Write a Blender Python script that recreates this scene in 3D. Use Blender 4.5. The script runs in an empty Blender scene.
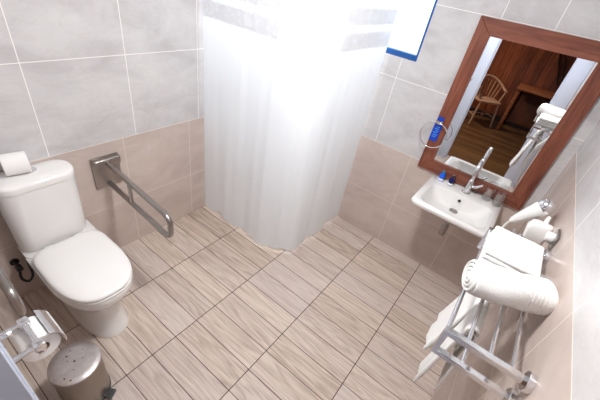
import bpy, bmesh, math, random
from mathutils import Vector, Matrix, Quaternion
random.seed(7)
PI = math.pi
S = bpy.context.scene
COL = S.collection
V = Vector

# ------------------------------------------------------------------ room dimensions (metres)
XL, XR = -0.335, 2.064          # doorway wall / basin wall
YB, YF = 0.411, -1.806          # toilet wall / towel-rail wall
ZC = 2.45
BX = -3.15                      # far wall of the room beyond the doorway

# ------------------------------------------------------------------ mesh builder
class MB:
    def __init__(self):
        self.bm = bmesh.new()

    def quad_grid(self, rings, closed=True, cap0=False, cap1=False):
        bm = self.bm
        vs = [[bm.verts.new(p) for p in r] for r in rings]
        n = len(rings[0])
        for a, b in zip(vs, vs[1:]):
            for i in range(n if closed else n - 1):
                j = (i + 1) % n
                bm.faces.new((a[i], a[j], b[j], b[i]))
        if cap0: bm.faces.new(list(reversed(vs[0])))
        if cap1: bm.faces.new(vs[-1])
        return self

    def box(self, lo, hi, bevel=0.0, seg=2, mat=None):
        t = bmesh.new()
        bmesh.ops.create_cube(t, size=1.0)
        lo, hi = V(lo), V(hi)
        c, s = (lo + hi) / 2, hi - lo
        for v in t.verts:
            v.co = V((c.x + v.co.x * s.x, c.y + v.co.y * s.y, c.z + v.co.z * s.z))
        if bevel > 0:
            bmesh.ops.bevel(t, geom=list(t.edges), offset=bevel, segments=seg, affect='EDGES', profile=0.5)
        if mat is not None:
            bmesh.ops.transform(t, matrix=mat, verts=t.verts)
        return self.merge(t)

    def merge(self, t):
        me = bpy.data.meshes.new('t')
        t.to_mesh(me); t.free()
        self.bm.from_mesh(me)
        bpy.data.meshes.remove(me)
        return self

    def tube(self, pts, r, seg=12, closed=False, square=False):
        pts = [V(p) for p in pts]
        n = len(pts)
        rs = r if isinstance(r, (list, tuple)) else [r] * n
        tans = []
        for i in range(n):
            if closed:
                t = pts[(i + 1) % n] - pts[i - 1]
            else:
                t = pts[min(i + 1, n - 1)] - pts[max(i - 1, 0)]
            tans.append(t.normalized())
        up = V((0, 0, 1)) if abs(tans[0].z) < 0.9 else V((1, 0, 0))
        u = (up - up.dot(tans[0]) * tans[0]).normalized()
        rings = []
        for i in range(n):
            t = tans[i]
            u = (u - u.dot(t) * t).normalized()
            w = t.cross(u)
            if square:
                ring = [pts[i] + (u * a + w * b) * rs[i] for a, b in ((1, 1), (-1, 1), (-1, -1), (1, -1))]
            else:
                ring = [pts[i] + (u * math.cos(2 * PI * k / seg) + w * math.sin(2 * PI * k / seg)) * rs[i] for k in range(seg)]
            rings.append(ring)
        if closed:
            rings.append(rings[0])
            self.quad_grid(rings)
            bmesh.ops.remove_doubles(self.bm, verts=self.bm.verts, dist=1e-6)
            return self
        return self.quad_grid(rings, True, True, True)

    def lathe(self, prof, loc=(0, 0, 0), axis=(0, 0, 1), seg=32, cap0=True, cap1=True):
        """prof: list of (radius, height along axis)"""
        q = V((0, 0, 1)).rotation_difference(V(axis).normalized())
        rings = []
        for r, h in prof:
            rings.append([V(loc) + q @ V((r * math.cos(2 * PI * k / seg), r * math.sin(2 * PI * k / seg), h)) for k in range(seg)])
        return self.quad_grid(rings, True, cap0, cap1)

    def sphere(self, c, r, seg=16):
        t = bmesh.new()
        bmesh.ops.create_uvsphere(t, u_segments=seg, v_segments=seg // 2, radius=1.0)
        rr = V(r) if isinstance(r, (tuple, list)) else V((r, r, r))
        for v in t.verts:
            v.co = V((c[0] + v.co.x * rr.x, c[1] + v.co.y * rr.y, c[2] + v.co.z * rr.z))
        return self.merge(t)

    def build(self, name, mat, parent=None, sharp=38, subsurf=0):
        bm = self.bm
        bmesh.ops.recalc_face_normals(bm, faces=bm.faces)
        off = base_of(parent) if parent else V((0, 0, 0))
        for v in bm.verts:
            v.co -= off
        lim = math.radians(sharp)
        for f in bm.faces: f.smooth = True
        for e in bm.edges:
            if len(e.link_faces) == 2 and e.calc_face_angle(0) > lim:
                e.smooth = False
        me = bpy.data.meshes.new(name)
        bm.to_mesh(me); bm.free()
        me.materials.append(mat)
        o = bpy.data.objects.new(name, me)
        COL.objects.link(o)
        if parent: o.parent = parent
        if subsurf:
            m = o.modifiers.new('sub', 'SUBSURF'); m.levels = subsurf; m.render_levels = subsurf
        return o

BASE = {}
def base_of(o):
    while o.parent: o = o.parent
    return BASE.get(o.name, V((0, 0, 0)))

def thing(name, loc, label, cat, group=None):
    o = bpy.data.objects.new(name, None)
    o.empty_display_size = 0.05
    COL.objects.link(o)
    o.location = loc
    BASE[o.name] = V(loc)
    tag(o, label, cat, group)
    return o

def tag(o, label, cat, group=None):
    o['label'] = label; o['category'] = cat
    if group: o['group'] = group
    return o

def rebase(o, loc):
    """move the origin of a one-mesh thing to its base"""
    loc = V(loc)
    o.data.transform(Matrix.Translation(-loc)); o.location = loc
    return o

def struct(o):
    o['kind'] = 'structure'
    return o

def rrect(cx, cy, hx, hy, r, n=6):
    """rounded rectangle, counter-clockwise list of (x, y)"""
    out = []
    for sx, sy, a0 in ((1, 1, 0), (-1, 1, 90), (-1, -1, 180), (1, -1, 270)):
        for k in range(n + 1):
            a = math.radians(a0 + 90 * k / n)
            out.append((cx + sx * (hx - r) + r * math.cos(a), cy + sy * (hy - r) + r * math.sin(a)))
    return out

def arc(c, r, a0, a1, n, u, w):
    c, u, w = V(c), V(u), V(w)
    return [c + u * (r * math.cos(a0 + (a1 - a0) * k / n)) + w * (r * math.sin(a0 + (a1 - a0) * k / n)) for k in range(n + 1)]

def smooth_path(pts, n=8):
    """Catmull-Rom"""
    P = [V(p) for p in pts]
    P = [P[0] * 2 - P[1]] + P + [P[-1] * 2 - P[-2]]
    out = []
    for i in range(1, len(P) - 2):
        a, b, c, d = P[i - 1:i + 3]
        for k in range(n):
            t = k / n
            out.append(0.5 * ((2 * b) + (c - a) * t + (2 * a - 5 * b + 4 * c - d) * t * t + (3 * b - a - 3 * c + d) * t ** 3))
    out.append(P[-2])
    return out

# ------------------------------------------------------------------ materials
def srgb(r, g, b):
    f = lambda c: (c / 255 / 12.92) if c / 255 <= 0.04045 else ((c / 255 + 0.055) / 1.055) ** 2.4
    return (f(r), f(g), f(b), 1)

def pm(name, col, rough=0.5, metal=0.0, **k):
    m = bpy.data.materials.new(name)
    m.use_nodes = True
    b = m.node_tree.nodes['Principled BSDF']
    b.inputs['Base Color'].default_value = col
    b.inputs['Roughness'].default_value = rough
    b.inputs['Metallic'].default_value = metal
    for kk, vv in k.items():
        b.inputs[kk.replace('_', ' ')].default_value = vv
    return m

class NT:
    """tiny node helper"""
    def __init__(self, m):
        self.t = m.node_tree; self.bsdf = self.t.nodes['Principled BSDF']
    def n(self, typ, **props):
        x = self.t.nodes.new(typ)
        for k, v in props.items(): setattr(x, k, v)
        return x
    def link(self, a, b): self.t.links.new(a, b)
    def put(self, sock, v):
        if isinstance(v, bpy.types.NodeSocket): self.link(v, sock)
        else: sock.default_value = v
    def math(self, op, a, b=None, c=None):
        x = self.n('ShaderNodeMath', operation=op)
        self.put(x.inputs[0], a)
        if b is not None: self.put(x.inputs[1], b)
        if c is not None: self.put(x.inputs[2], c)
        return x.outputs[0]
    def mix(self, f, a, b, blend='MIX'):
        x = self.n('ShaderNodeMix', data_type='RGBA', blend_type=blend)
        self.put(x.inputs[0], f); self.put(x.inputs[6], a); self.put(x.inputs[7], b)
        return x.outputs[2]
    def coords(self):
        tc = self.n('ShaderNodeTexCoord')
        sp = self.n('ShaderNodeSeparateXYZ')
        self.link(tc.outputs['Object'], sp.inputs[0])
        return tc.outputs['Object'], sp.outputs[0], sp.outputs[1], sp.outputs[2]
    def vec(self, x, y, z):
        c = self.n('ShaderNodeCombineXYZ')
        for i, v in enumerate((x, y, z)): self.put(c.inputs[i], v)
        return c.outputs[0]
    def noise(self, vec, scale, detail=4, rough=0.55, dist=0.0):
        x = self.n('ShaderNodeTexNoise')
        self.link(vec, x.inputs['Vector'])
        x.inputs['Scale'].default_value = scale; x.inputs['Detail'].default_value = detail
        x.inputs['Roughness'].default_value = rough; x.inputs['Distortion'].default_value = dist
        return x.outputs['Fac']
    def ramp(self, fac, stops):
        x = self.n('ShaderNodeValToRGB')
        e = x.color_ramp.elements
        while len(e) < len(stops): e.new(0.5)
        for el, (p, c) in zip(e, stops): el.position = p; el.color = c
        self.link(fac, x.inputs[0])
        return x.outputs[0]
    def bump(self, h, strength=0.3, dist=0.01):
        x = self.n('ShaderNodeBump')
        x.inputs['Strength'].default_value = strength; x.inputs['Distance'].default_value = dist
        self.link(h, x.inputs['Height'])
        self.link(x.outputs[0], self.bsdf.inputs['Normal'])

def tile_wall(name, horiz, zlines, zb, ulow, uhigh, warm=0.0):
    """marbled wall tiles: beige below zb, grey above, pale grout"""
    m = pm(name, (1, 1, 1, 1), 0.28)
    g = NT(m)
    P, x, y, z = g.coords()
    u = x if horiz == 'x' else y
    def lines(v, vals, w):
        acc = None
        for val in vals:
            c = g.math('COMPARE', v, val, w)
            acc = c if acc is None else g.math('MAXIMUM', acc, c)
        return acc
    W = 0.0020
    zl = lines(z, zlines, W)
    up = g.math('GREATER_THAN', z, zb)
    lo = lines(u, ulow, W); hi = lines(u, uhigh, W)
    um = g.math('ADD', g.math('MULTIPLY', up, hi), g.math('MULTIPLY', g.math('SUBTRACT', 1.0, up), lo))
    grout = g.math('MAXIMUM', zl, um)
    # clouds and diagonal veins
    mp = g.n('ShaderNodeMapping'); mp.inputs['Rotation'].default_value = (0.5, 0.35, 0.4); mp.inputs['Scale'].default_value = (1.0, 1.0, 1.9)
    g.link(P, mp.inputs[0])
    cloud = g.noise(mp.outputs[0], 3.2, 6, 0.6, 0.7)
    vein = g.noise(mp.outputs[0], 4.5, 5, 0.6, 1.6)
    vline = g.math('SUBTRACT', 1.0, g.math('MINIMUM', 1.0, g.math('MULTIPLY', g.math('ABSOLUTE', g.math('SUBTRACT', vein, 0.5)), 22.0)))
    cu = g.ramp(cloud, [(0.3, srgb(190, 187, 188)), (0.5, srgb(205, 203, 204)), (0.72, srgb(213, 211, 211))])
    cu = g.mix(g.math('MULTIPLY', vline, 0.12), cu, srgb(168, 158, 150))
    cl = g.ramp(cloud, [(0.3, srgb(190, 174, 166)), (0.55, srgb(202, 187, 179)), (0.75, srgb(210, 197, 190))])
    cl = g.mix(g.math('MULTIPLY', vline, 0.10), cl, srgb(184, 160, 146))
    c = g.mix(up, cl, cu)
    gcol = g.mix(up, srgb(216, 206, 196), srgb(240, 238, 234))
    c = g.mix(grout, c, gcol)
    g.link(c, g.bsdf.inputs['Base Color'])
    g.link(g.math('ADD', 0.27, g.math('MULTIPLY', grout, 0.5)), g.bsdf.inputs['Roughness'])
    inv = g.math('SUBTRACT', 1.0, grout)
    g.bump(inv, 0.25, 0.001)
    return m

def plank_floor():
    m = pm('plank_tile', (1, 1, 1, 1), 0.3)
    g = NT(m)
    P, x, y, z = g.coords()
    PW, PL = 0.15, 0.4546
    fx = g.math('DIVIDE', x, PW); fy = g.math('DIVIDE', y, PL)
    ix = g.math('FLOOR', fx); iy = g.math('FLOOR', fy)
    dx = g.math('MULTIPLY', g.math('ABSOLUTE', g.math('SUBTRACT', g.math('FRACT', g.math('ADD', fx, 0.5)), 0.5)), PW)
    dy = g.math('MULTIPLY', g.math('ABSOLUTE', g.math('SUBTRACT', g.math('FRACT', g.math('ADD', fy, 0.5)), 0.5)), PL)
    gx = g.math('LESS_THAN', dx, 0.0019); gy = g.math('LESS_THAN', dy, 0.0024)
    gap = g.math('MAXIMUM', gx, gy)
    wn = g.n('ShaderNodeTexWhiteNoise', noise_dimensions='2D')
    g.link(g.vec(ix, iy, 0.0), wn.inputs['Vector'])
    rnd = wn.outputs['Value']
    off = g.math('MULTIPLY', rnd, 17.0)
    # growth figure: long noise stretched along the plank, and fine streaks
    v1 = g.vec(g.math('ADD', g.math('MULTIPLY', x, 13.0), off), g.math('ADD', g.math('MULTIPLY', y, 1.0), off), off)
    ringn = g.noise(v1, 1.0, 2, 0.5, 0.6)
    saw = g.math('FRACT', g.math('MULTIPLY', ringn, 8.0))
    fig = g.math('SMOOTH_MIN', saw, g.math('MULTIPLY', g.math('SUBTRACT', 1.0, saw), 2.5), 0.12)
    v2 = g.vec(g.math('MULTIPLY', x, 120.0), g.math('ADD', g.math('MULTIPLY', y, 6.0), off), off)
    fine = g.noise(v2, 1.0, 3, 0.6)
    t = g.math('ADD', g.math('MULTIPLY', fig, 0.34), g.math('MULTIPLY', fine, 0.62))
    t = g.math('ADD', t, g.math('MULTIPLY', g.math('SUBTRACT', rnd, 0.5), 0.15))
    col = g.ramp(t, [(0.18, srgb(160, 138, 124)), (0.36, srgb(192, 174, 159)), (0.56, srgb(213, 198, 184)), (0.85, srgb(231, 219, 206))])
    col = g.mix(g.math('MULTIPLY', g.math('FRACT', g.math('MULTIPLY', rnd, 7.31)), 0.45), col, srgb(204, 193, 192))
    col = g.mix(gap, col, srgb(66, 42, 33))
    g.link(col, g.bsdf.inputs['Base Color'])
    g.link(g.math('ADD', 0.33, g.math('MULTIPLY', gap, 0.5)), g.bsdf.inputs['Roughness'])
    g.bump(g.math('SUBTRACT', 1.0, gap), 0.3, 0.001)
    return m

def wood(name, c0, c1, c2, along='z', rough=0.4, planks=None):
    """grained timber; planks = (axis, width) adds board joints"""
    m = pm(name, (1, 1, 1, 1), rough)
    g = NT(m)
    P, x, y, z = g.coords()
    ax = {'x': x, 'y': y, 'z': z}
    sc = {a: (3.0 if a == along else 34.0) for a in 'xyz'}
    off = 0.0
    gap = None
    if planks:
        pa, pw = planks
        f = g.math('DIVIDE', ax[pa], pw)
        wn = g.n('ShaderNodeTexWhiteNoise', noise_dimensions='1D')
        g.link(g.math('FLOOR', f), wn.inputs['W'])
        off = g.math('MULTIPLY', wn.outputs['Value'], 9.0)
        d = g.math('MULTIPLY', g.math('ABSOLUTE', g.math('SUBTRACT', g.math('FRACT', g.math('ADD', f, 0.5)), 0.5)), pw)
        gap = g.math('LESS_THAN', d, 0.003)
    v = g.vec(*[g.math('ADD', g.math('MULTIPLY', ax[a], sc[a]), off) for a in 'xyz'])
    n1 = g.noise(v, 1.0, 4, 0.6, 0.8)
    if planks:
        n1 = g.math('ADD', n1, g.math('MULTIPLY', g.math('SUBTRACT', wn.outputs['Value'], 0.5), 0.35))
    col = g.ramp(n1, [(0.28, c0), (0.5, c1), (0.74, c2)])
    if gap is not None:
        col = g.mix(gap, col, (c0[0] * .3, c0[1] * .3, c0[2] * .3, 1))
    g.link(col, g.bsdf.inputs['Base Color'])
    g.bump(n1, 0.12, 0.002)
    return m

def cloth(name, col, scale=260, strength=0.25, trans=0.0, bumpd=0.003):
    m = pm(name, col, 0.9)
    m.node_tree.nodes['Principled BSDF'].inputs['Sheen Weight'].default_value = 0.15
    g = NT(m)
    P, x, y, z = g.coords()
    h = g.noise(P, scale, 3, 0.6)
    g.bump(h, strength, bumpd)
    if trans > 0:
        tr = g.n('ShaderNodeBsdfTranslucent'); tr.inputs[0].default_value = col
        mx = g.n('ShaderNodeMixShader'); mx.inputs[0].default_value = trans
        out = [n for n in g.t.nodes if n.type == 'OUTPUT_MATERIAL'][0]
        g.link(g.bsdf.outputs[0], mx.inputs[1]); g.link(tr.outputs[0], mx.inputs[2]); g.link(mx.outputs[0], out.inputs[0])
    return m

ZB = 0.851
M = {}
M['wall_back'] = tile_wall('marbled_tile_toilet_side', 'x', [0.390, 0.850, 1.331, 1.81, 2.29], ZB,
                           [-.370, .118, .606, 1.094, 1.582], [-.282, .206, .694, 1.182, 1.67])
M['wall_right'] = tile_wall('marbled_tile_basin_side', 'y', [0.409, 0.856, 1.352, 1.826, 2.30], 0.857,
                            [.027, -.461, -.951, -1.441], [.336, -.152, -.640, -1.122, -1.394])
M['wall_front'] = tile_wall('marbled_tile_rail_side', 'x', [0.375, 0.83, 1.284, 1.74, 2.19], 1.285,
                            [-.31, .145, .60, 1.05, 1.51, 1.96], [-.31, .145, .595, 1.062, 1.51, 1.96])
M['wall_left'] = tile_wall('marbled_tile_doorway_side', 'y', [0.390, 0.850, 1.331, 1.81, 2.29], ZB,
                           [.2, -.288], [.1, -.388])
M['floor'] = plank_floor()
M['ceiling'] = pm('ceiling_paint', srgb(236, 236, 234), 0.8)
M['ceramic'] = pm('white_ceramic', srgb(236, 234, 232), 0.09, 0, Coat_Weight=0.4, Coat_Roughness=0.04)
M['seat'] = pm('white_seat_plastic', srgb(240, 238, 236), 0.16)
M['chrome'] = pm('chrome', (0.80, 0.81, 0.84, 1), 0.13, 1.0)
M['steel'] = pm('brushed_steel', (0.37, 0.34, 0.32, 1), 0.30, 1.0)
M['satin'] = pm('satin_bin_steel', (0.36, 0.32, 0.28, 1), 0.34, 1.0)
M['black'] = pm('black_plastic', (0.012, 0.012, 0.014, 1), 0.4)
M['dark'] = pm('dark_hole', (0.01, 0.01, 0.01, 1), 0.6)
M['paper'] = cloth('tissue_paper', srgb(240, 238, 236), 320, 0.2)
M['card'] = pm('cardboard_core', srgb(168, 146, 124), 0.9)
M['towel'] = cloth('white_terry', srgb(244, 243, 240), 420, 0.7, 0, 0.004)
M['whiteplastic'] = pm('white_plastic', srgb(238, 238, 236), 0.3)
M['paint'] = pm('white_gloss_paint', srgb(196, 203, 220), 0.4)
M['bluepaint'] = pm('blue_gloss_paint', srgb(10, 84, 158), 0.3)
M['bluecard'] = pm('blue_printed_card', srgb(12, 66, 190), 0.4)
M['inkpale'] = pm('pale_print', srgb(90, 160, 235), 0.5)
M['bluebottle'] = pm('bright_blue_plastic', srgb(18, 96, 226), 0.2)
M['navybottle'] = pm('navy_plastic', srgb(22, 22, 84), 0.2)
M['teal'] = pm('teal_plastic', srgb(16, 120, 150), 0.3)
M['mirror'] = pm('silvered_glass', (0.93, 0.94, 0.94, 1), 0.0, 1.0)
M['frame'] = wood('red_brown_frame', srgb(92, 48, 34), srgb(128, 72, 54), srgb(150, 92, 72), 'z', 0.35)
M['frame_h'] = wood('red_brown_frame_cross_grain', srgb(92, 48, 34), srgb(128, 72, 54), srgb(150, 92, 72), 'y', 0.35)
M['panel'] = wood('dark_red_boards', srgb(84, 40, 22), srgb(118, 60, 34), srgb(146, 80, 46), 'z', 0.45, ('y', 0.115))
M['panel_x'] = wood('dark_red_side_boards', srgb(84, 40, 22), srgb(118, 60, 34), srgb(146, 80, 46), 'z', 0.45, ('x', 0.115))
M['bedfloor'] = wood('dark_floor_boards', srgb(74, 50, 30), srgb(100, 70, 42), srgb(122, 88, 56), 'y', 0.35, ('x', 0.12))
M['desk'] = wood('desk_timber', srgb(110, 60, 34), srgb(150, 88, 52), srgb(176, 110, 70), 'y', 0.4)
M['desk_dark'] = wood('desk_back_timber', srgb(58, 30, 18), srgb(86, 44, 26), srgb(104, 56, 34), 'z', 0.5)
M['chair'] = wood('pale_chair_timber', srgb(150, 112, 92), srgb(182, 142, 118), srgb(200, 164, 140), 'z', 0.45)

def glass_mat(name, col=(1, 1, 1, 1), rough=0.0, ior=1.45):
    m = pm(name, col, rough)
    b = m.node_tree.nodes['Principled BSDF']
    b.inputs['Transmission Weight'].default_value = 1.0
    b.inputs['IOR'].default_value = ior
    return m
def thin_glass():
    m = bpy.data.materials.new('clear_tumbler_glass'); m.use_nodes = True
    t = m.node_tree; t.nodes.clear()
    out = t.nodes.new('ShaderNodeOutputMaterial'); mx = t.nodes.new('ShaderNodeMixShader')
    tr = t.nodes.new('ShaderNodeBsdfTransparent'); tr.inputs[0].default_value = (.985, .99, .99, 1)
    gl = t.nodes.new('ShaderNodeBsdfGlossy'); gl.inputs['Roughness'].default_value = 0.02
    mx.inputs[0].default_value = 0.16
    t.links.new(tr.outputs[0], mx.inputs[1]); t.links.new(gl.outputs[0], mx.inputs[2]); t.links.new(mx.outputs[0], out.inputs[0])
    return m
M['glass'] = thin_glass()

def window_glass():
    m = bpy.data.materials.new('window_pane_glass'); m.use_nodes = True
    t = m.node_tree; t.nodes.clear()
    out = t.nodes.new('ShaderNodeOutputMaterial'); mx = t.nodes.new('ShaderNodeMixShader')
    tr = t.nodes.new('ShaderNodeBsdfTransparent'); gl = t.nodes.new('ShaderNodeBsdfGlossy'); gl.inputs['Roughness'].default_value = 0.02
    mx.inputs[0].default_value = 0.06
    t.links.new(tr.outputs[0], mx.inputs[1]); t.links.new(gl.outputs[0], mx.inputs[2]); t.links.new(mx.outputs[0], out.inputs[0])
    return m
M['pane'] = window_glass()

def emit(name, col, s):
    m = bpy.data.materials.new(name); m.use_nodes = True
    t = m.node_tree; t.nodes.clear()
    out = t.nodes.new('ShaderNodeOutputMaterial'); e = t.nodes.new('ShaderNodeEmission')
    e.inputs[0].default_value = col; e.inputs[1].default_value = s
    t.links.new(e.outputs[0], out.inputs[0])
    return m
M['lamp'] = emit('added_lamp_diffuser', (1.0, 0.95, 0.88, 1), 6.0)  # glow of the added bathroom and shower lamps
M['added_bedlamp'] = emit('added_bedroom_diffuser', (1.0, 0.86, 0.68, 1), 6.0)  # glow of the lamp added in the timber room

# curtain fabric with woven stripes and lace figure near the top
def curtain_mat():
    m = cloth('white_curtain_fabric', srgb(240, 243, 246), 500, 0.12, 0.40, 0.002)
    return m
M['curtain'] = curtain_mat()
def lace_mat():
    m = cloth('lace_fabric', srgb(246, 246, 248), 90, 0.4, 0.30, 0.004)
    g = NT(m)
    P, x, y, z = g.coords()
    n = g.n('ShaderNodeTexVoronoi'); n.inputs['Scale'].default_value = 34; g.link(P, n.inputs['Vector'])
    c = g.ramp(n.outputs['Distance'], [(0.15, srgb(243, 244, 246)), (0.5, srgb(233, 233, 235))])
    g.link(c, g.bsdf.inputs['Base Color'])
    return m
M['lace'] = lace_mat()

def bin_lid_mat(spots):
    m = pm('speckled_bin_lid_steel', (0.62, 0.58, 0.56, 1), 0.42, 0.9)
    g = NT(m)
    P, x, y, z = g.coords()
    acc = None
    for sx, sy, r in spots:
        d = g.math('ADD', g.math('POWER', g.math('ABSOLUTE', g.math('SUBTRACT', x, sx)), 2.0), g.math('POWER', g.math('ABSOLUTE', g.math('SUBTRACT', y, sy)), 2.0))
        c = g.math('LESS_THAN', d, r * r)
        acc = c if acc is None else g.math('MAXIMUM', acc, c)
    n = g.noise(P, 26, 4, 0.6)
    col = g.ramp(n, [(0.35, (0.46, 0.42, 0.41, 1)), (0.7, (0.58, 0.54, 0.53, 1))])
    col = g.mix(acc, col, srgb(84, 46, 26))
    g.link(col, g.bsdf.inputs['Base Color'])
    g.link(g.math('MULTIPLY', g.math('SUBTRACT', 1.0, acc), 0.9), g.bsdf.inputs['Metallic'])
    return m

# ------------------------------------------------------------------ the setting
struct(MB().box((XL - .15, YF - .1, -0.1), (XR + .1, YB + .1, 0)).build('floor', M['floor']))
struct(MB().box((XL - .15, YF - .1, ZC), (XR + .1, YB + .1, ZC + .1)).build('ceiling', M['ceiling']))
struct(MB().box((XL - .15, YB, 0), (XR + .1, YB + .1, ZC)).build('wall_back', M['wall_back']))
struct(MB().box((XL - .15, YF - .1, 0), (XR + .1, YF, ZC)).build('wall_front', M['wall_front']))

# basin wall with the window opening
WY0, WY1, WZ0, WZ1 = -0.740, 0.16, 1.486, 2.16
w = MB()
w.box((XR, YF, 0), (XR + .1, YB, WZ0)).box((XR, YF, WZ1), (XR + .1, YB, ZC))
w.box((XR, YF, WZ0), (XR + .1, WY0, WZ1)).box((XR, WY1, WZ0), (XR + .1, YB, WZ1))
struct(w.build('wall_right', M['wall_right']))
# doorway wall: a pier beside the toilet and a lintel
DY0, DY1, DZ = -1.655, -0.865, 2.05
w = MB()
w.box((XL - .14, DY1 + .02, 0), (XL, YB, ZC)).box((XL - .14, YF, DZ + .02), (XL, DY1 + .02, ZC)).box((XL - .14, YF, 0), (XL, DY0 - .02, DZ + .02))
struct(w.build('wall_left', M['wall_left']))

# window
win = MB()
F = 0.016
for a, b in (((WY0, WZ0), (WY0 + F, WZ1)), ((WY1 - F, WZ0), (WY1, WZ1)), ((WY0 + F, WZ0), (WY1 - F, WZ0 + .036)), ((WY0 + F, WZ1 - F), (WY1 - F, WZ1))):
    win.box((XR + .004, a[0], a[1]), (XR + .06, b[0], b[1]), 0.002, 1)
window = struct(win.build('window_1', M['bluepaint']))
MB().box((XR + .03, WY0 + F - .004, WZ0 + .03), (XR + .036, WY1 - F + .004, WZ1 - F + .004)).build('pane', M['pane'], window)

# door lining, architraves and strike plate (the opening the picture is taken from)
d = MB()
X0, X1 = XL - .15, XL + .012
d.box((X0, DY1, 0), (X1, DY1 + .025, DZ + .025), .003, 1)
d.box((X0, DY0 - .025, 0), (X1, DY0, DZ + .025), .003, 1)
d.box((X0, DY0, DZ), (X1, DY1, DZ + .025), .003, 1)
d.box((X1 - .016, DY1 + .012, 0), (X1 + .004, DY1 + .135, DZ + .075), .005, 2)
d.box((X1 - .016, YF + .002, 0), (X1 + .004, DY0 - .012, DZ + .075), .005, 2)
d.box((X1 - .016, DY0 - .012, DZ + .012), (X1 + .004, DY1 + .012, DZ + .075), .005, 2)
d.box((XL - .07, DY1 - .012, 0), (XL - .045, DY1 + .002, DZ), .002, 1)
d.box((XL - .07, DY0 - .002, 0), (XL - .045, DY0 + .012, DZ), .002, 1)
frame = struct(d.build('door_1', M['paint']))
k = MB().box((X1 + .0038, DY1 + .098, 1.055), (X1 + .007, DY1 + .128, 1.105), .001, 1).lathe([(.008, 0), (.008, .012), (.011, .014), (.009, .022)], (X1 + .006, DY1 + .113, 1.08), (1, 0, 0), 12)
k.build('door_catch', M['chrome'], frame)

# the timber room seen in the mirror
bx1 = XL - .15
struct(MB().box((BX - .1, -3.2, -.1), (bx1, 1.6, 0)).build('floor_bedroom', M['bedfloor']))
struct(MB().box((BX - .1, -3.2, 2.6), (bx1, 1.6, 2.7)).build('ceiling_bedroom', M['panel_x']))
struct(MB().box((BX - .1, -3.2, 0), (BX, 1.6, 2.6)).build('wall_bedroom_far', M['panel']))
struct(MB().box((BX, 1.5, 0), (bx1, 1.6, 2.6)).build('wall_bedroom_left', M['panel_x']))
struct(MB().box((BX, -3.2, 0), (bx1, -3.1, 2.6)).build('wall_bedroom_right', M['panel_x']))
w = MB()
w.box((bx1 - .02, DY1 + .02, 0), (bx1 + .01, 1.5, 2.6)).box((bx1 - .02, -3.1, 0), (bx1 + .01, DY0 - .02, 2.6)).box((bx1 - .02, DY0 - .02, DZ + .02), (bx1 + .01, DY1 + .02, 2.6))
struct(w.build('wall_bedroom_near', M['panel']))

# ------------------------------------------------------------------ toilet
def outline(cx, yc, w_, yf, yb, nf=2.25, nb=5.0, n=48):
    out = []
    for i in range(n):
        a = 2 * PI * i / n
        c, s = math.cos(a), math.sin(a)
        e = nf if s < 0 else nb
        x = cx + w_ * math.copysign(abs(c) ** (2 / e), c)
        L = (yc - yf) if s < 0 else (yb - yc)
        y = yc + L * math.copysign(abs(s) ** (2 / e), s)
        out.append((x, y))
    return out
TX = 0.100
toilet = thing('toilet', (TX, .1, 0), 'white close-coupled toilet with its lid closed', 'toilet')
lv = [(0.0, .116, -.212, .33), (.012, .118, -.214, .33), (.03, .114, -.206, .33), (.12, .110, -.192, .33), (.20, .117, -.196, .34), (.26, .136, -.212, .36),
      (.315, .164, -.252, .385), (.355, .179, -.274, .40), (.385, .184, -.282, .405), (.398, .182, -.280, .405), (.401, .176, -.274, .40)]
rings = [[V((x, y, z)) for x, y in outline(TX, .05, w_, yf, yb, 2.5)] for z, w_, yf, yb in lv]
pan = MB().quad_grid(rings, True, True, True)
pan.quad_grid([[V((x, y, z)) for x, y in rrect(TX, .31, hx, .09, .05, 6)] for z, hx in ((.385, .178), (.408, .178), (.413, .170))], True, True, True)
pan.build('pan', M['ceramic'], toilet, 50)
rings = [[V((x, y, z)) for x, y in outline(TX, .02, w_, yf, .225, 2.6, 6)] for z, w_, yf in ((.403, .174, -.277), (.405, .177, -.281), (.416, .177, -.281), (.419, .172, -.275))]
MB().quad_grid(rings, True, True, True).build('seat_ring', M['seat'], toilet, 50)
lidp = [(.422, .170, -.270, .217), (.424, .176, -.278, .222), (.432, .179, -.282, .225), (.440, .178, -.280, .224), (.446, .172, -.273, .218), (.4505, .158, -.256, .203), (.4535, .123, -.215, .16), (.455, .07, -.13, .09)]
rings = [[V((x, y, z)) for x, y in outline(TX, .02, w_, yf, yb, 2.6, 5.0)] for z, w_, yf, yb in lidp]
MB().quad_grid(rings, True, True, True).build('lid', M['seat'], toilet, 60)
for s in (-1, 1):
    MB().lathe([(.010, -.02), (.012, -.018), (.012, .018), (.010, .02)], (TX + s * .075, .232, .424), (1, 0, 0), 14).build('hinge', M['whiteplastic'], toilet)
def tank_ring(z, hx, y0, y1, r):
    return [V((x, y, z)) for x, y in rrect(TX - .012, (y0 + y1) / 2, hx, (y1 - y0) / 2, r, 7)]
rings = [tank_ring(.4135, .152, .264, .398, .055), tank_ring(.417, .162, .255, .402, .06), tank_ring(.44, .167, .249, .405, .066), tank_ring(.60, .171, .242, .406, .07), tank_ring(.795, .174, .236, .407, .075)]
MB().quad_grid(rings, True, True, True).build('cistern', M['ceramic'], toilet, 50)
rings = [tank_ring(.7975, .172, .238, .406, .074), tank_ring(.7985, .177, .232, .408, .078), tank_ring(.826, .178, .231, .408, .078), tank_ring(.836, .174, .235, .406, .075), tank_ring(.840, .164, .245, .398, .066), tank_ring(.8415, .12, .28, .36, .035)]
MB().quad_grid(rings, True, True, True).build('cistern_lid', M['ceramic'], toilet, 50)
bt = MB().lathe([(.023, .838), (.023, .8435), (.021, .8455), (.0205, .8445), (.004, .8445)], (TX - .004, .347, 0), (0, 0, 1), 28)
bt.build('flush_button', M['chrome'], toilet)

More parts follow.
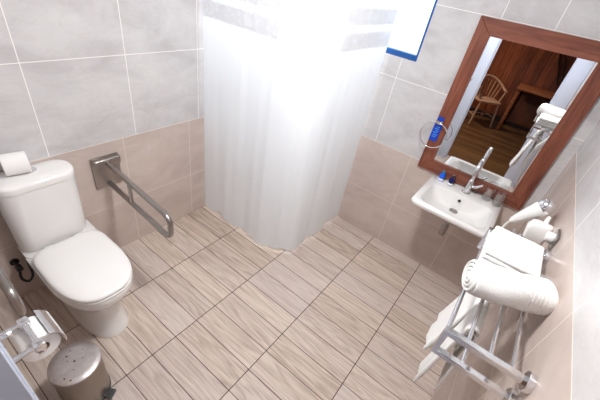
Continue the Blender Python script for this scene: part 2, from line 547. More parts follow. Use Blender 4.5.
# stop valve and supply loop behind the toilet
sv = thing('stop_valve', (-.11, YB, .27), 'black stop valve with a looped hose on the wall behind the toilet', 'valve')
MB().lathe([(.022, 0), (.022, .006), (.010, .008), (.010, .05), (.016, .052), (.016, .08), (.012, .084)], (-.11, YB - .001, .28), (0, -1, 0), 16).build('valve_body', M['black'], sv)
MB().tube(smooth_path([(-.11, YB - .065, .27), (-.122, YB - .085, .22), (-.10, YB - .10, .190), (-.07, YB - .09, .22), (-.065, YB - .07, .30), (-.05, YB - .055, .38)]), .007, 8).build('hose', M['black'], sv)

# toilet rolls
def toilet_roll(c, axis, R, L, label, base):
    t = thing('toilet_roll', base, label, 'toilet roll')
    prof = [(.021, -L / 2), (R - .003, -L / 2), (R, -L / 2 + .003), (R, L / 2 - .003), (R - .003, L / 2), (.021, L / 2), (.021, -L / 2)]
    MB().lathe(prof, c, axis, 36, False, False).build('paper', M['paper'], t)
    prof = [(.0205, -L / 2 + .0005), (.0205, L / 2 - .0005), (.0185, L / 2 - .0005), (.0185, -L / 2 + .0005), (.0205, -L / 2 + .0005)]
    MB().lathe(prof, c, axis, 24, False, False).build('core', M['card'], t)
    return t
toilet_roll((.048, .352, .8415 + .053), (.98, -.19, 0), .053, .10, 'spare white toilet roll lying on the cistern lid', (.048, .352, .8415))

# ------------------------------------------------------------------ fold-down grab rails
def grab_rail(x0, lean, label):
    t = thing('grab_rail', (x0, YB, .66), label, 'grab rail', 'fold-down grab rails either side of the toilet')
    pl = MB().box((x0 - .083, YB - .012, .555), (x0 + .083, YB - .001, .77), .004, 2)
    pl.build('mounting_plate', M['steel'], t)
    hb = MB()
    hb.box((x0 - .080, YB - .048, .715), (x0 + .080, YB - .010, .768), .012, 4)
    hb.build('hinge_cover', M['steel'], t)
    xa = lambda y: x0 + lean * (YB - y)
    ye = -.275
    R = .05
    top = [V((xa(YB - .02), YB - .02, .735)), V((xa(.1), .1, .73)), V((xa(ye + R), ye + R, .725))]
    zc0, zc1 = .725, .580
    pts = top + [V((xa(ye), ye + R - R * math.sin(a), zc0 - R + R * math.cos(a))) for a in [PI / 2 * k / 6 for k in range(1, 7)]]
    pts += [V((xa(ye), ye + R - R * math.cos(a), zc1 + R - R * math.sin(a))) for a in [PI / 2 * k / 6 for k in range(0, 7)]]
    pts += [V((xa(.1), .1, .578)), V((xa(YB - .012), YB - .012, .578))]
    MB().tube(pts, .0155, 16).build('rail', M['steel'], t)
    MB().tube([(xa(.13), .13, .722), (xa(.13), .13, .585)], .011, 12).build('strut', M['steel'], t)
    return t
grab_rail(.474, -.045, 'steel fold-down grab rail on the wall right of the toilet')
grab_rail(-.205, -.035, 'steel fold-down grab rail between the toilet and the doorway wall')

# ------------------------------------------------------------------ toilet roll holder by the doorway
hd = thing('toilet_roll_holder', (XL, -.57, .83), 'chrome toilet roll holder with curved flap on the doorway wall', 'toilet roll holder')
HZ = .845
for y in (-.535, -.642):
    MB().lathe([(.021, 0), (.021, .006), (.012, .009), (.0085, .012), (.0085, .078)], (XL + .001, y, HZ), (1, 0, 0), 18).build('post', M['chrome'], hd)
MB().tube([(XL + .078, -.525, HZ), (XL + .078, -.655, HZ)], .0085, 14).build('crossbar', M['chrome'], hd)
for y in (-.535, -.642):
    MB().box((XL + .065, y - .014, HZ - .016), (XL + .094, y + .014, HZ + .014), .005, 3).build('bracket_joint', M['chrome'], hd)
MB().tube([(XL + .084, -.625, HZ - .01), (XL + .086, -.625, .785), (XL + .086, -.61, .776), (XL + .086, -.50, .776)], .006, 12).build('spindle', M['chrome'], hd)
fl = MB()
rings = []
for r in (.063, .0655):
    rings.append([V((XL + .086 + r * math.cos(a), 0, .776 + r * math.sin(a))) for a in [math.radians(-18 + 8 * k) for k in range(11)]])
loop = rings[0] + rings[1][::-1]
fl.quad_grid([[V((p.x, y, p.z)) for p in loop] for y in (-.497, -.615)], True, True, True)
fl.build('flap', M['chrome'], hd)
toilet_roll((XL + .086, -.556, .776), (0, -1, 0), .054, .098, 'toilet roll hanging in the chrome holder by the doorway', (XL + .086, -.556, .722))

# ------------------------------------------------------------------ pedal bin
BC = V((-.162, -.388, 0)); BR = .100; BH = .268
bn = thing('pedal_bin', BC, 'round stainless steel pedal bin with rust-spotted lid on the floor', 'bin')
MB().lathe([(BR - .004, .012), (BR, .016), (BR, BH - .004), (BR - .003, BH), (BR - .008, BH)], BC, (0, 0, 1), 48).build('body', M['satin'], bn)
MB().lathe([(BR - .001, 0), (BR + .003, .003), (BR + .003, .018), (BR - .001, .02)], BC, (0, 0, 1), 48).build('base_ring', M['black'], bn)
def px(dx, dy): return (dx, dy, .0035)
lidm = bin_lid_mat([(-.012, .045, .0045), (.010, .062, .003), (-.020, .020, .0028), (.0, -.0, .005), (-.062, -.046, .004), (-.048, -.070, .004), (.03, -.01, .0025), (.05, .03, .0025), (-.02, -.035, .0025)])
MB().lathe([(BR + .002, BH + .001), (BR + .004, BH + .004), (BR + .003, BH + .012), (BR - .002, BH + .016), (BR - .03, BH + .0185), (BR - .06, BH + .020), (.012, BH + .0205)], BC, (0, 0, 1), 48).build('lid', lidm, bn)
pd = V((.50, -.866, 0)); ps = V((.866, .5, 0))
rings = []
for dd, hw, z0, z1 in ((.09, .017, .018, .030), (.118, .021, .018, .032), (.136, .023, .014, .028)):
    c = BC + pd * dd
    rings.append([c + ps * hw + V((0, 0, z0)), c - ps * hw + V((0, 0, z0)), c - ps * hw + V((0, 0, z1)), c + ps * hw + V((0, 0, z1))])
MB().quad_grid(rings, True, True, True).build('pedal', M['black'], bn)

# ------------------------------------------------------------------ shower curtain on an L-shaped rail
CX, CY, RC = 1.222, -.515, .24
def rail_path(n_arc=14):
    pts = [V((CX, YB - .012, 0)), V((CX, .25, 0)), V((CX, .05, 0)), V((CX, -.12, 0))]
    pts += [V((CX + RC - RC * math.cos(a), CY + RC - RC * math.sin(a), 0)) for a in [PI / 2 * k / n_arc for k in range(n_arc + 1)]]
    pts += [V((1.65, CY, 0)), V((1.85, CY, 0)), V((XR - .012, CY, 0))]
    return pts
RP = rail_path()
cum = [0]
for a, b in zip(RP, RP[1:]): cum.append(cum[-1] + (b - a).length)
LT = cum[-1]
def on_path(s):
    s = max(0, min(LT, s))
    for i in range(len(cum) - 1):
        if s <= cum[i + 1] or i == len(cum) - 2:
            t = (s - cum[i]) / (cum[i + 1] - cum[i])
            p = RP[i].lerp(RP[i + 1], t)
            tg = (RP[i + 1] - RP[i]).normalized()
            return p, V((tg.y, -tg.x, 0))       # outward normal (towards the room)
ZT = 2.10
def fold(s, z):
    k = (ZT - z) / ZT                            # 0 top .. 1 bottom
    a = .0016 * math.sin(2 * PI * s / .088 + .8 * math.sin(3.1 * s)) * (1 - .65 * k)
    b = (.001 + .012 * k * k) * math.sin(2 * PI * s / .31 + 1.1 + .9 * math.sin(2.3 * s + .7))
    c = .004 * k * math.sin(2 * PI * s / .137 + 2.0 + 1.5 * z)
    return a + b + c
def curtain_point(s, z, off=0.0):
    p, n = on_path(s)
    e = min(1.0, s / .08, (LT - s) / .08)
    f = fold(s, z)
    f = f * e
    if e < 1: f = max(f, -.004)
    return V((p.x, p.y, 0)) + n * (f + off) + V((0, 0, z))
def hem(s):
    return .030 + .012 * math.sin(2 * PI * s / .31 + 2.6 + .9 * math.sin(2.3 * s + .7)) + .006 * math.sin(2 * PI * s / .137 + .5)
NS = 300
ct = thing('shower_curtain', (CX + .2, CY, 0), 'long white shower curtain hanging round the corner below the window', 'shower curtain')
zs = [1.0, .985, .95, .9, .84, .78, .70, .62, .54, .46, .38, .30, .22, .15, .09, .05, .02, 0.0]
rings = []
for t in zs:
    rings.append([curtain_point(LT * i / NS, hem(LT * i / NS) * (1 - t) + ZT * t) for i in range(NS + 1)])
o = MB().quad_grid(rings, False).build('cloth', M['curtain'], ct, 80)
def band(name, z0, z1, off, mat, n=3):
    rr = [[curtain_point(LT * i / NS, z0 + (z1 - z0) * k / n, off) for i in range(NS + 1)] for k in range(n + 1)]
    ob = MB().quad_grid(rr, False).build(name, mat, ct, 80)
    return ob
band('lace_border', 1.535, 1.628, .0024, M['lace'])
for z in (1.634, 1.652):
    band('piping', z, z + .006, .0035, M['curtain'], 1)
band('lace_border', 1.668, 1.755, .0024, M['lace'])
for z in (1.762, 1.782, 1.800):
    band('piping', z, z + .006, .0035, M['curtain'], 1)
cr = thing('curtain_rail', (XR, CY, ZT + .05), 'white bent curtain rail carrying the shower curtain', 'curtain rail')
MB().tube([p + V((0, 0, ZT + .05)) for p in RP], .0125, 12).build('rail_tube', M['whiteplastic'], cr)
for i in range(16):
    s = LT * (i + .5) / 16
    p, n = on_path(s)
    tg = V((-n.y, n.x, 0))
    c = p + V((0, 0, ZT + .034))
    MB().tube(arc(c, .031, 0, 2 * PI, 20, n, (0, 0, 1))[:-1], .002, 6, True).build('ring', M['whiteplastic'], cr)

# ------------------------------------------------------------------ mirror
MY0, MY1, MZ0, MZ1, FW = -1.738, -1.020, .822, 1.822, .090
XF = XR - .026
mr = thing('wall_mirror', (XR, (MY0 + MY1) / 2, MZ0), 'wall mirror in a wide red-brown wooden frame above the washbasin', 'mirror')
def frame_bar(quad, name, mat):
    """quad: four (y, z) corners, outer a, outer b, inner b, inner a"""
    ring = lambda x, k: [V((x, y, z)) for y, z in k]
    cy = sum(q[0] for q in quad) / 4; cz = sum(q[1] for q in quad) / 4
    shrink = [(y + (cy - y) * .012, z + (cz - z) * .012) for y, z in quad]
    MB().quad_grid([ring(XR - .0005, quad), ring(XF + .003, quad), ring(XF, shrink)], True, True, True).build(name, mat, mr, 30)
o_ = [(MY1, MZ0), (MY1, MZ1), (MY0, MZ1), (MY0, MZ0)]
i_ = [(MY1 - FW, MZ0 + FW), (MY1 - FW, MZ1 - FW), (MY0 + FW, MZ1 - FW), (MY0 + FW, MZ0 + FW)]
for k in range(4):
    k2 = (k + 1) % 4
    frame_bar([o_[k], o_[k2], i_[k2], i_[k]], 'frame_bar', M['frame'] if k in (0, 2) else M['frame_h'])
MB().box((XR - .0145, MY0 + FW - .008, MZ0 + FW - .008), (XR - .0125, MY1 - FW + .008, MZ1 - FW + .008)).build('mirror_glass', M['mirror'], mr)

# ------------------------------------------------------------------ washbasin
SX0, SX1, SY0, SY1, SZ = 1.580, XR + .001, -1.642, -1.150, .812
sk = thing('washbasin', (XR, (SY0 + SY1) / 2, .68), 'white wall-hung rectangular washbasin below the mirror', 'washbasin')
scx, scy = (SX0 + SX1) / 2, (SY0 + SY1) / 2
shx, shy = (SX1 - SX0) / 2, (SY1 - SY0) / 2
def sring(cx, cy, hx, hy, r, z, bow=0.0):
    out = []
    for x, y in rrect(cx, cy, hx, hy, r, 6):
        t = max(0.0, (cx - x) / hx)
        out.append(V((x - bow * t * (1 - ((y - cy) / hy) ** 2), y, z)))
    return out
bx_, by_ = 1.768, scy          # bowl centre
rings = [sring(1.88, scy, .10, .11, .06, .672), sring(1.875, scy, .14, .15, .06, .680), sring(scx + .04, scy, shx - .065, shy - .06, .045, .732, .012),
         sring(scx + .010, scy, shx - .020, shy - .020, .040, .762, .014), sring(scx + .002, scy, shx - .003, shy - .003, .033, .777, .014), sring(scx, scy, shx, shy, .032, .798, .014), sring(scx + .001, scy, shx - .002, shy - .002, .030, .807, .014),
         sring(scx + .004, scy, shx - .007, shy - .007, .026, SZ, .014),
         sring(bx_, by_, .150, .206, .050, SZ, .012), sring(bx_, by_, .145, .201, .050, SZ - .003, .012), sring(bx_ + .002, by_, .140, .190, .052, SZ - .018, .010),
         sring(bx_ + .014, by_, .118, .165, .060, SZ - .070, .006), sring(bx_ + .030, by_, .096, .135, .060, SZ - .094, 0), sring(bx_ + .080, by_, .05, .06, .04, SZ - .104, 0), sring(1.862, scy, .024, .024, .022, SZ - .106)]
MB().quad_grid(rings, True, True, True).build('bowl', M['ceramic'], sk, 60)
MB().lathe([(.027, 0), (.029, .002), (.027, .004), (.021, .0035), (.019, .001)], (1.862, scy, SZ - .106), (0, 0, 1), 24).build('waste', M['steel'], sk)
MB().lathe([(.0085, 0), (.0105, .002), (.009, .003)], (1.8865, -1.398, SZ - .030), (-1, 0, .2), 16).build('overflow_hole', M['dark'], sk)
tr = MB()
tr.lathe([(.016, .50), (.016, .665)], (1.885, scy, 0), (0, 0, 1), 18)
tr.lathe([(.018, .478), (.023, .484), (.023, .565), (.020, .578), (.016, .582)], (1.885, scy, 0), (0, 0, 1), 22)
tr.tube([(1.885, scy, .55), (XR - .001, scy, .55)], .014, 14)
tr.build('bottle_trap', M['steel'], sk)

# mixer tap
tp = thing('basin_tap', (1.978, -1.402, SZ), 'tall chrome swan-neck tap standing on the washbasin', 'tap')
MB().lathe([(.026, 0), (.026, .004), (.021, .007), (.020, .085), (.017, .098), (.0125, .104)], (1.978, -1.402, SZ), (0, 0, 1), 24).build('tap_body', M['chrome'], tp)
sp = [V((1.978, -1.402, SZ + .09)), V((1.978, -1.402, SZ + .15)), V((1.978, -1.402, SZ + .212))]
sp += arc((1.916, -1.402, SZ + .212), .062, 0, PI * .97, 14, (1, 0, 0), (0, 0, 1))[1:]
sp += [sp[-1] + V((0, 0, -.030))]
MB().tube(sp, .0125, 16).build('spout', M['chrome'], tp)
MB().tube([(1.978, -1.42, SZ + .06), (1.978, -1.447, SZ + .066), (1.972, -1.475, SZ + .10)], [.011, .009, .006], 12).build('lever', M['chrome'], tp)

# toiletries
def bottle(x, y, mb, mc, label):
    t = thing('toiletry_bottle', (x, y, SZ), label, 'bottle', 'toiletry bottles on the washbasin')
    MB().lathe([(.016, .0005), (.019, .003), (.019, .05), (.016, .057), (.010, .060)], (x, y, SZ), (0, 0, 1), 20).build('body', mb, t)
    MB().lathe([(.0095, .060), (.0095, .076), (.008, .078)], (x, y, SZ), (0, 0, 1), 18).build('cap', mc, t)
    MB().lathe([(.0192, .006), (.0195, .007), (.0195, .020), (.0192, .021)], (x, y, SZ), (0, 0, 1), 20, False, False).build('paper_band', M['whiteplastic'], t)
bottle(1.992, -1.218, M['bluebottle'], M['teal'], 'small bright blue toiletry bottle on the washbasin edge')
bottle(1.985, -1.290, M['navybottle'], M['black'], 'small navy toiletry bottle on the washbasin edge')
def tumbler(x, y, label):
    pr = [(.002, .0), (.027, .0), (.029, .004), (.034, .095), (.0325, .095), (.0275, .010), (.002, .009)]
    o = MB().lathe(pr, (x, y, SZ + .0005), (0, 0, 1), 28).build('drinking_glass', M['glass'])
    rebase(o, (x, y, SZ))
    tag(o, label, 'glass', 'tumblers on the washbasin')
tumbler(2.012, -1.530, 'clear glass tumbler on the washbasin, the one nearer the tap')
tumbler(1.992, -1.600, 'clear glass tumbler on the washbasin, the one nearer the hair dryer')

# towel ring with the blue card
RY, RZ = -1.047, 1.098
rg = thing('towel_ring', (XF, RY, RZ + .09), 'chrome towel ring on the left side of the mirror frame', 'towel ring')
MB().lathe([(.020, 0), (.020, .005), (.009, .008), (.008, .045), (.011, .047), (.011, .058)], (XF - .0005, RY, RZ + .092), (-1, 0, 0), 18).build('mount', M['chrome'], rg)
MB().tube(arc((XF - .052, RY, RZ), .090, 0, 2 * PI, 48, (0, 1, 0), (0, 0, 1))[:-1], .0040, 10, True).build('ring', M['chrome'], rg)
cd = thing('hanging_card', (XF, RY, RZ + .07), 'small blue printed card hanging inside the towel ring', 'card')
rot = Matrix.Translation((XF - .012, RY, RZ + .085)) @ Matrix.Rotation(math.radians(-3), 4, 'Y')
MB().box((-.0012, -.027, -.142), (.0012, .027, -.018), .0008, 1, rot).box((-.0012, -.021, .006), (.0012, .021, .034), .0008, 1, rot).build('card_sheet', M['bluecard'], cd)
MB().box((-.001, -.010, -.022), (.001, .010, .010), 0, 1, rot).build('card_neck', M['whiteplastic'], cd)
tx = MB()
for i, (a, b, zz) in enumerate(((-.017, .010, -.036), (-.014, .015, -.050), (-.017, .006, -.064), (-.012, .016, -.078), (-.016, .012, -.094), (-.010, .014, -.108))):
    tx.box((-.0018, a, zz - .0028), (-.0011, b, zz + .0028), 0, 1, rot)
tx.build('print_lines', M['inkpale'], cd)

# ------------------------------------------------------------------ towel shelf on the rail wall
RX0, RX1 = .456, 1.095
RYF = YF + .221                  # front rod
RZT, RZL = 1.120, 1.028
rk = thing('towel_shelf', ((RX0 + RX1) / 2, YF, RZL), 'chrome towel shelf with four rods and a lower rail on the wall', 'towel shelf')
for x in (RX0, RX1):
    e = MB()
    e.box((x - .010, YF + .004, RZT - .0095), (x + .010, RYF + .010, RZT + .0095), .0015, 1)
    e.box((x - .010, YF + .004, RZL - .0095), (x + .010, RYF + .010, RZL + .0095), .0015, 1)
    e.box((x - .010, RYF - .006, RZL + .007), (x + .010, RYF + .010, RZT - .007), .0015, 1)
    br = e.build('end_bracket', M['chrome'], rk)
    for z in (RZT, RZL):
        MB().lathe([(.029, 0), (.029, .014), (.027, .016), (.012, .016)], (x, YF + .0005, z), (0, 1, 0), 24).build('flange', M['chrome'], br)
for y in (RYF + .002, YF + .165, YF + .105, YF + .048):
    MB().tube([(RX0 + .008, y, RZT), (RX1 - .008, y, RZT)], .0062, 12).build('shelf_rod', M['chrome'], rk)
LY = YF + .140
MB().tube([(RX0 + .008, LY, RZL), (RX1 - .008, LY, RZL)], .0072, 12).build('towel_rail', M['chrome'], rk)

# towels
ZS = RZT + .0065                 # top of the shelf rods
def folded_towel():
    t = thing('folded_towel', (.90, YF + .125, ZS), 'thick white folded towel lying on the towel shelf behind the rolled one', 'towel', 'white towels on the shelf')
    x0, x1, y0, y1 = .825, 1.04, YF + .038, YF + .224
    z = ZS
    for li, (th, ins) in enumerate(((.024, 0), (.022, .004), (.022, .006))):
        rings = []
        n = 44
        for i in range(n + 1):
            x = x0 + ins + (x1 - x0 - 2 * ins) * i / n
            prof = []
            yy0, yy1 = y0 + ins * .6, y1 - ins
            r = th / 2
            sag = .0025 * math.sin(3.3 * i / n * PI + li) + (.0014 * math.sin(i * PI / 1.5) if li == 2 and 12 <= i <= 24 else 0)
            e = 1.0 if 0 < i < n else .75
            for k in range(9):                   # round front fold
                a = -PI / 2 + PI * k / 8
                prof.append((yy1 - r + r * math.cos(a), z + r + r * math.sin(a) * e))
            for k in range(1, 6):
                prof.append((yy1 - r - (yy1 - yy0 - 2 * r) * k / 6, z + th * (.5 + .5 * e) + sag * math.sin(k)))
            for k in range(9):
                a = PI / 2 + PI * k / 8
                prof.append((yy0 + r + r * math.cos(a), z + r + r * math.sin(a) * e))
            for k in range(1, 6):
                prof.append((yy0 + r + (yy1 - yy0 - 2 * r) * k / 6, z + th * (.5 - .5 * e)))
            rings.append([V((x, p, q)) for p, q in prof])
        MB().quad_grid(rings, True, True, True).build('fold', M['towel'], t, 70)
        z += th - .0025
    # woven band across the top layer
    return t
folded_towel()

def rolled_towel():
    cx, R = .0, .056
    y0, y1 = -.125, .108
    RM = Matrix.Translation((.698, -1.676, 0)) @ Matrix.Rotation(math.radians(24), 4, 'Z')
    cz = ZS + R
    t = thing('rolled_towel', (.706, -1.678, ZS), 'white towel rolled into a fat cylinder on the towel shelf', 'towel', 'white towels on the shelf')
    turns, th = 3.1, .0155
    # outer skin
    ns, n = 80, 36
    rings = []
    for i in range(ns + 1):
        u = i / ns
        y = y0 + (y1 - y0) * u
        e = 1.0
        if u < .08: e = .90 + .10 * math.sqrt(max(0, 1 - ((.08 - u) / .08) ** 2))
        if u > .90: e = .90 + .10 * math.sqrt(max(0, 1 - ((u - .90) / .10) ** 2))
        groove = .0008 * math.cos(u * 2 * PI * 20) if .12 < u < .34 else 0
        ring = []
        for k in range(n):
            a = 2 * PI * k / n
            r = R * e + groove + .0022 * math.sin(3 * a + 5 * u) + .0015 * math.sin(2 * a - 9 * u + 1)
            zz = r * math.sin(a)
            if zz < -R: zz = -R
            ring.append(V((cx + r * 1.03 * math.cos(a), y, cz + zz)))
        rings.append(ring)
    b = MB().quad_grid(rings, True, True, True)
    b.bm.transform(RM)
    b.build('roll_body', M['towel'], t, 70)
    # spiral edge standing proud of the near end
    sp = MB()
    pts, N = [], 110
    for k in range(N + 1):
        f = k / N
        r = .010 + (R * .90 - .010) * f
        a = 2 * PI * turns * f + .6
        pts.append(V((cx + r * 1.03 * math.cos(a), y1 + .002 + .008 * (1 - f), cz + r * math.sin(a))))
    sp.tube(pts, .0062, 8)
    sp.bm.transform(RM)
    sp.build('spiral_edge', M['towel'], t, 80)
    co_ = MB().sphere((cx + .002, y1 + .006, cz), (.017, .010, .017), 16)
    co_.bm.transform(RM)
    co_.build('roll_core', M['towel'], t, 80)
rolled_towel()

def hanging_towel(x0, x1, zf, zb, seed, label, dy=0.0, taper=0.0, spread=0.0):
    """cloth draped over the lower rail: front drop to zf, back drop to zb"""
    rnd = random.Random(seed)
    r = .0150 + dy
    path = []
    nf = 16
    for k in range(nf): path.append(('f', zf + (RZL - zf) * k / nf))
    for k in range(9): path.append(('a', PI * k / 8))
    for k in range(1, 9): path.append(('b', RZL - (RZL - zb) * k / 8))
    n = 26
    rings = []
    for kind, val in path:
        ring = []
        for i in range(n + 1):
            u = i / n
            if kind == 'a':
                y, z = LY + r * math.cos(val), RZL + r * math.sin(val)
                d = 0
            elif kind == 'f':
                d = (RZL - val) / (RZL - zf); z = val
                y = LY + r + d * spread
            else:
                d = (RZL - val) / (RZL - zb); z = val
                y = LY - r - d * .012
            xm = (x0 + x1) / 2
            w = (x1 - x0) * (1 - taper * d)
            x = xm + (u - .5) * w
            wav = d * (.006 * math.sin(2 * PI * u * 1.3 + seed) + .0025 * math.sin(2 * PI * u * 3.1 + 2 * seed))
            if kind == 'b': wav *= .4
            zz = z
            if kind == 'f' and d > .9: zz = z + .012 * abs(u - .5) * 2
            ring.append(V((x, y + wav, zz)))
        rings.append(ring)
    o = MB().quad_grid(rings, False).build('hanging_towel', M['towel'], None, 80)
    rebase(o, ((x0 + x1) / 2, LY, RZL))
    m = o.modifiers.new('thick', 'SOLIDIFY'); m.thickness = .013; m.offset = 0
    m = o.modifiers.new('soft', 'SUBSURF'); m.levels = 1; m.render_levels = 1
    tag(o, label, 'towel', 'white towels hanging from the rail')
    return o
hanging_towel(.60, .715, .605, .66, 1.3, 'white towel drooping lowest from the towel shelf, at the near end', 0, .08, .030)
hanging_towel(.722, .955, .665, .72, 4.0, 'broad white towel hanging from the lower rail under the rolled towel', 0, .0, .062)

# ------------------------------------------------------------------ hair dryer and fittings
DA, DT = V((1.402, -1.746, 1.188)), V((1.412, -1.664, 1.045))
ax_ = (DT - DA).normalized(); DLn = (DT - DA).length
hw = thing('hair_dryer', DA, 'white wand hair dryer with chrome end beside the towels', 'hair dryer')
MB().lathe([(.034, .012), (.035, .03), (.030, .075), (.024, .12), (.018, .155), (.011, DLn + .004), (.006, DLn + .010)], DA, ax_, 24).build('wand', M['whiteplastic'], hw)
MB().lathe([(.012, -.030), (.023, -.025), (.032, -.011), (.0355, .002), (.036, .014), (.034, .016)], DA, ax_, 24).build('air_intake', M['chrome'], hw)
cpts = [DT + ax_ * .004, DT + V((.012, .012, -.05)), V((1.44, -1.655, .90)), V((1.46, -1.68, .76)), V((1.42, -1.72, .70)), V((1.36, -1.75, .76)), V((1.33, -1.765, .90)), V((1.325, -1.768, 1.005))]
MB().tube(smooth_path(cpts, 10), .0055, 8).build('cord', M['whiteplastic'], hw)
hb = thing('dryer_holder', (1.345, YF, 1.06), 'white wall holder below the hair dryer', 'holder')
rings = []
for z, hx, dp in ((1.035, .020, .060), (1.045, .027, .080), (1.100, .030, .090), (1.125, .028, .080), (1.133, .022, .070)):
    rings.append([V((x, y, z)) for x, y in rrect(1.335, YF + .0005 + dp / 2, hx, dp / 2, .014, 4)])
MB().quad_grid(rings, True, True, True).build('holder_body', M['whiteplastic'], hb, 50)
MB().tube([(1.345, YF + .03, 1.11), (1.37, YF + .030, 1.140), (1.385, YF + .028, 1.152)], [.012, .010, .008], 10).build('holder_arm', M['whiteplastic'], hb)
sw = thing('wall_socket', (1.175, YF, 1.165), 'small white fitting on a grey wall plate above the towel shelf', 'socket')
MB().box((1.135, YF + .0005, 1.13), (1.215, YF + .010, 1.20), .004, 2).build('back_plate', M['steel'], sw)
MB().lathe([(.022, .008), (.024, .012), (.022, .035), (.015, .040)], (1.175, YF, 1.165), (0, 1, 0), 20).build('plug', M['whiteplastic'], sw)
hk = thing('robe_hook', (1.565, YF, .92), 'small chrome hook on the wall near the washbasin', 'hook')
MB().lathe([(.022, 0), (.022, .006), (.010, .010), (.009, .05)], (1.565, YF - .001, .92), (0, 1, 0), 18).build('hook_base', M['chrome'], hk)
MB().tube(smooth_path([(1.565, YF + .045, .92), (1.565, YF + .060, .905), (1.565, YF + .078, .905), (1.565, YF + .088, .93)], 6), .008, 10).build('hook_arm', M['chrome'], hk)

# ------------------------------------------------------------------ furniture of the timber room (mirrored)
def captain_chair(cx, cy, rz):
    t = thing('armchair', (cx, cy, 0), 'pale wooden spindle-back armchair in the timber room, seen in the mirror', 'chair')
    R_ = Matrix.Translation((cx, cy, 0)) @ Matrix.Rotation(rz, 4, 'Z')
    T = lambda p: R_ @ V(p)
    rings = [[T((x, y, z)) for x, y in rrect(0, 0, hx, hy, .07, 5)] for z, hx, hy in ((.415, .20, .20), (.42, .215, .215), (.445, .215, .215), (.452, .205, .205))]
    MB().quad_grid(rings, True, True, True).build('seat', M['chair'], t, 50)
    legs = []
    for sx in (-1, 1):
        for sy in (-1, 1):
            a, b = T((sx * .17, sy * .17, .42)), T((sx * .215, sy * .205, 0))
            MB().tube([a, a.lerp(b, .5), b], [.018, .02, .015], 10).build('leg', M['chair'], t)
    for sx in (-1, 1):
        MB().tube([T((sx * .197, -.19, .17)), T((sx * .197, .19, .17))], .010, 8).build('stretcher', M['chair'], t)
    MB().tube([T((-.197, 0, .17)), T((.197, 0, .17))], .010, 8).build('stretcher', M['chair'], t)
    # bow: from arm ends round the back (back is -y local), rising at the middle
    bow = []
    for k in range(25):
        a = math.radians(-20 + 220 * k / 24)
        zz = .64 + .16 * max(0, math.sin(a)) ** 1.3
        bow.append(T((.26 * math.cos(a), -.235 * math.sin(a) + .02, zz)))
    MB().tube(bow, .021, 10).build('bow_rail', M['chair'], t)
    for k in range(9):
        a = math.radians(25 + 130 * k / 8)
        zz = .64 + .16 * max(0, math.sin(a)) ** 1.3
        top = T((.26 * math.cos(a), -.235 * math.sin(a) + .02, zz)); bot = T((.19 * math.cos(a), -.18 * math.sin(a) + .01, .445))
        MB().tube([bot, top], .0095, 8).build('spindle', M['chair'], t)
    for sx in (-1, 1):
        MB().tube([T((sx * .19, .11, .445)), T((sx * .245, .09, .63))], .013, 8).build('arm_post', M['chair'], t)
captain_chair(-2.62, -.79, math.radians(-128))

dk = thing('desk', (-2.85, -1.62, 0), 'dark wooden writing desk in the timber room, seen in the mirror', 'desk')
MB().box((BX + .01, -2.12, .745), (-2.60, -1.165, .785), .004, 2).build('desktop', M['desk'], dk)
for y in (-1.205, -2.08):
    for x in (-2.64, BX + .06):
        MB().box((x - .028, y - .028, 0), (x + .028, y + .028, .746), .004, 1).build('leg', M['desk'], dk)
MB().box((BX + .03, -2.05, .08), (BX + .05, -1.235, .746)).build('modesty_panel', M['desk_dark'], dk)
sk_ = MB().box((BX + .0005, -3.1, 0), (BX + .018, 1.5, .11), .004, 1).build('baseboard_bedroom', pm('dark_skirting', srgb(40, 28, 24), 0.5))
struct(sk_)
st = thing('hanging_strap', (BX, -1.55, 1.4), 'black double strap hanging on the timber wall, seen in the mirror', 'strap')
MB().lathe([(.012, 0), (.012, .05), (.018, .053), (.016, .06)], (BX + .0005, -1.42, 1.66), (1, 0, 0), 12).build('peg', M['black'], st)
for dy in (-.042, .036):
    MB().tube(smooth_path([(BX + .03, -1.42, 1.655), (BX + .03, -1.52 + dy, 1.38), (BX + .03, -1.63 + dy, 1.14), (BX + .03, -1.73 + dy, .90)], 6), .012, 8).build('strap_strand', M['black'], st)

# ------------------------------------------------------------------ added unseen lamps, and daylight
def added_ceiling_lamp(x, y, z, r, mat, label):
    t = thing('added_ceiling_lamp', (x, y, z), label, 'lamp')
    MB().lathe([(r, 0), (r, -.02), (r - .012, -.03)], (x, y, z - .0005), (0, 0, 1), 40).build('lamp_base', M['whiteplastic'], t)
    MB().lathe([(r - .012, -.030), (r - .018, -.05), (r * .7, -.066), (r * .3, -.074), (.004, -.075)], (x, y, z), (0, 0, 1), 40).build('diffuser', mat, t)
LX_, LY_ = .58, -1.0
added_ceiling_lamp(LX_, LY_, ZC, .17, M['lamp'], 'added unseen round white flush lamp on the bathroom ceiling')  # added above the view to light the bathroom
added_ceiling_lamp(1.80, .12, ZC, .13, M['lamp'], 'added unseen small round flush lamp on the ceiling over the shower')  # added out of view so the curtain glows from behind
added_ceiling_lamp(-1.9, .45, 2.6, .17, M['added_bedlamp'], 'added unseen round warm flush lamp on the timber room ceiling')  # added out of view to light the mirrored room
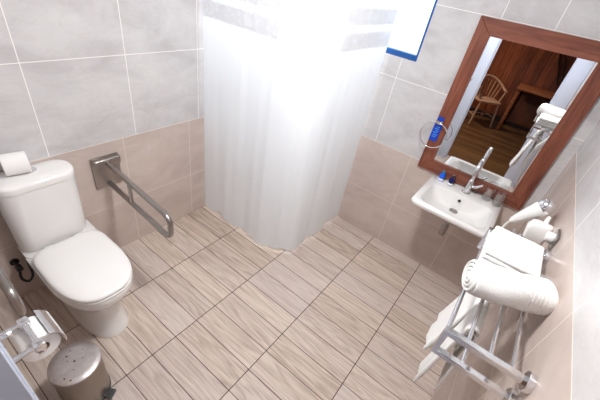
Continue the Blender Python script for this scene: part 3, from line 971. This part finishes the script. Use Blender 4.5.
def area(name, loc, size, power, col, shape='DISK', rot=(0, 0, 0), sy=None):
    l = bpy.data.lights.new(name, 'AREA'); l.energy = power; l.color = col; l.shape = shape; l.size = size
    if sy: l.size_y = sy
    o = bpy.data.objects.new(name, l); COL.objects.link(o); o.location = loc; o.rotation_euler = rot
    return o
area('added_bathroom_light', (LX_, LY_, ZC - .085), .26, 18, (.985, .985, .99))  # output of the added bathroom lamp
area('added_shower_light', (1.80, .12, ZC - .085), .24, 9.0, (.95, .98, 1.0))  # added backlight for the shower curtain
area('added_bedroom_light', (-1.9, .45, 2.51), .30, 30, (1.0, .84, .66))  # output of the added timber room lamp
# daylight through the window
pl = area('window_portal', (XR + .07, (WY0 + WY1) / 2, (WZ0 + WZ1) / 2), WY1 - WY0, 1, (1, 1, 1), 'RECTANGLE', (0, PI / 2, 0), None)
pl.data.size = WZ1 - WZ0; pl.data.size_y = WY1 - WY0
pl.data.cycles.is_portal = True
W_ = bpy.data.worlds.new('sky'); S.world = W_; W_.use_nodes = True
bg = W_.node_tree.nodes['Background']
bg.inputs[0].default_value = (.78, .89, 1.0, 1); bg.inputs[1].default_value = 1.5

# ------------------------------------------------------------------ camera
cam = bpy.data.cameras.new('camera'); co = bpy.data.objects.new('camera', cam); COL.objects.link(co)
right, up, back = V((.59809215, -.78494249, .16171289)), V((.38683001, .45946651, .79953303)), V((-.70188911, -.41563904, .57844263))
mw = Matrix((right, up, back)).transposed().to_4x4()
mw.translation = V((-.3098, -1.46997, 1.89345))
co.matrix_world = mw
cam.sensor_width = 36; cam.sensor_fit = 'HORIZONTAL'; cam.lens = 36 * 327.72 / 600; cam.clip_start = .01
S.camera = co
S.view_settings.view_transform = 'Standard'; S.view_settings.look = 'None'
S.view_settings.exposure = 0.82; S.view_settings.gamma = 1.0; S.view_settings.use_curve_mapping = False
S.cycles.max_bounces = 10; S.cycles.diffuse_bounces = 5; S.cycles.caustics_reflective = False; S.cycles.caustics_refractive = False
S.cycles.sample_clamp_indirect = 6
S.cycles.use_denoising = True
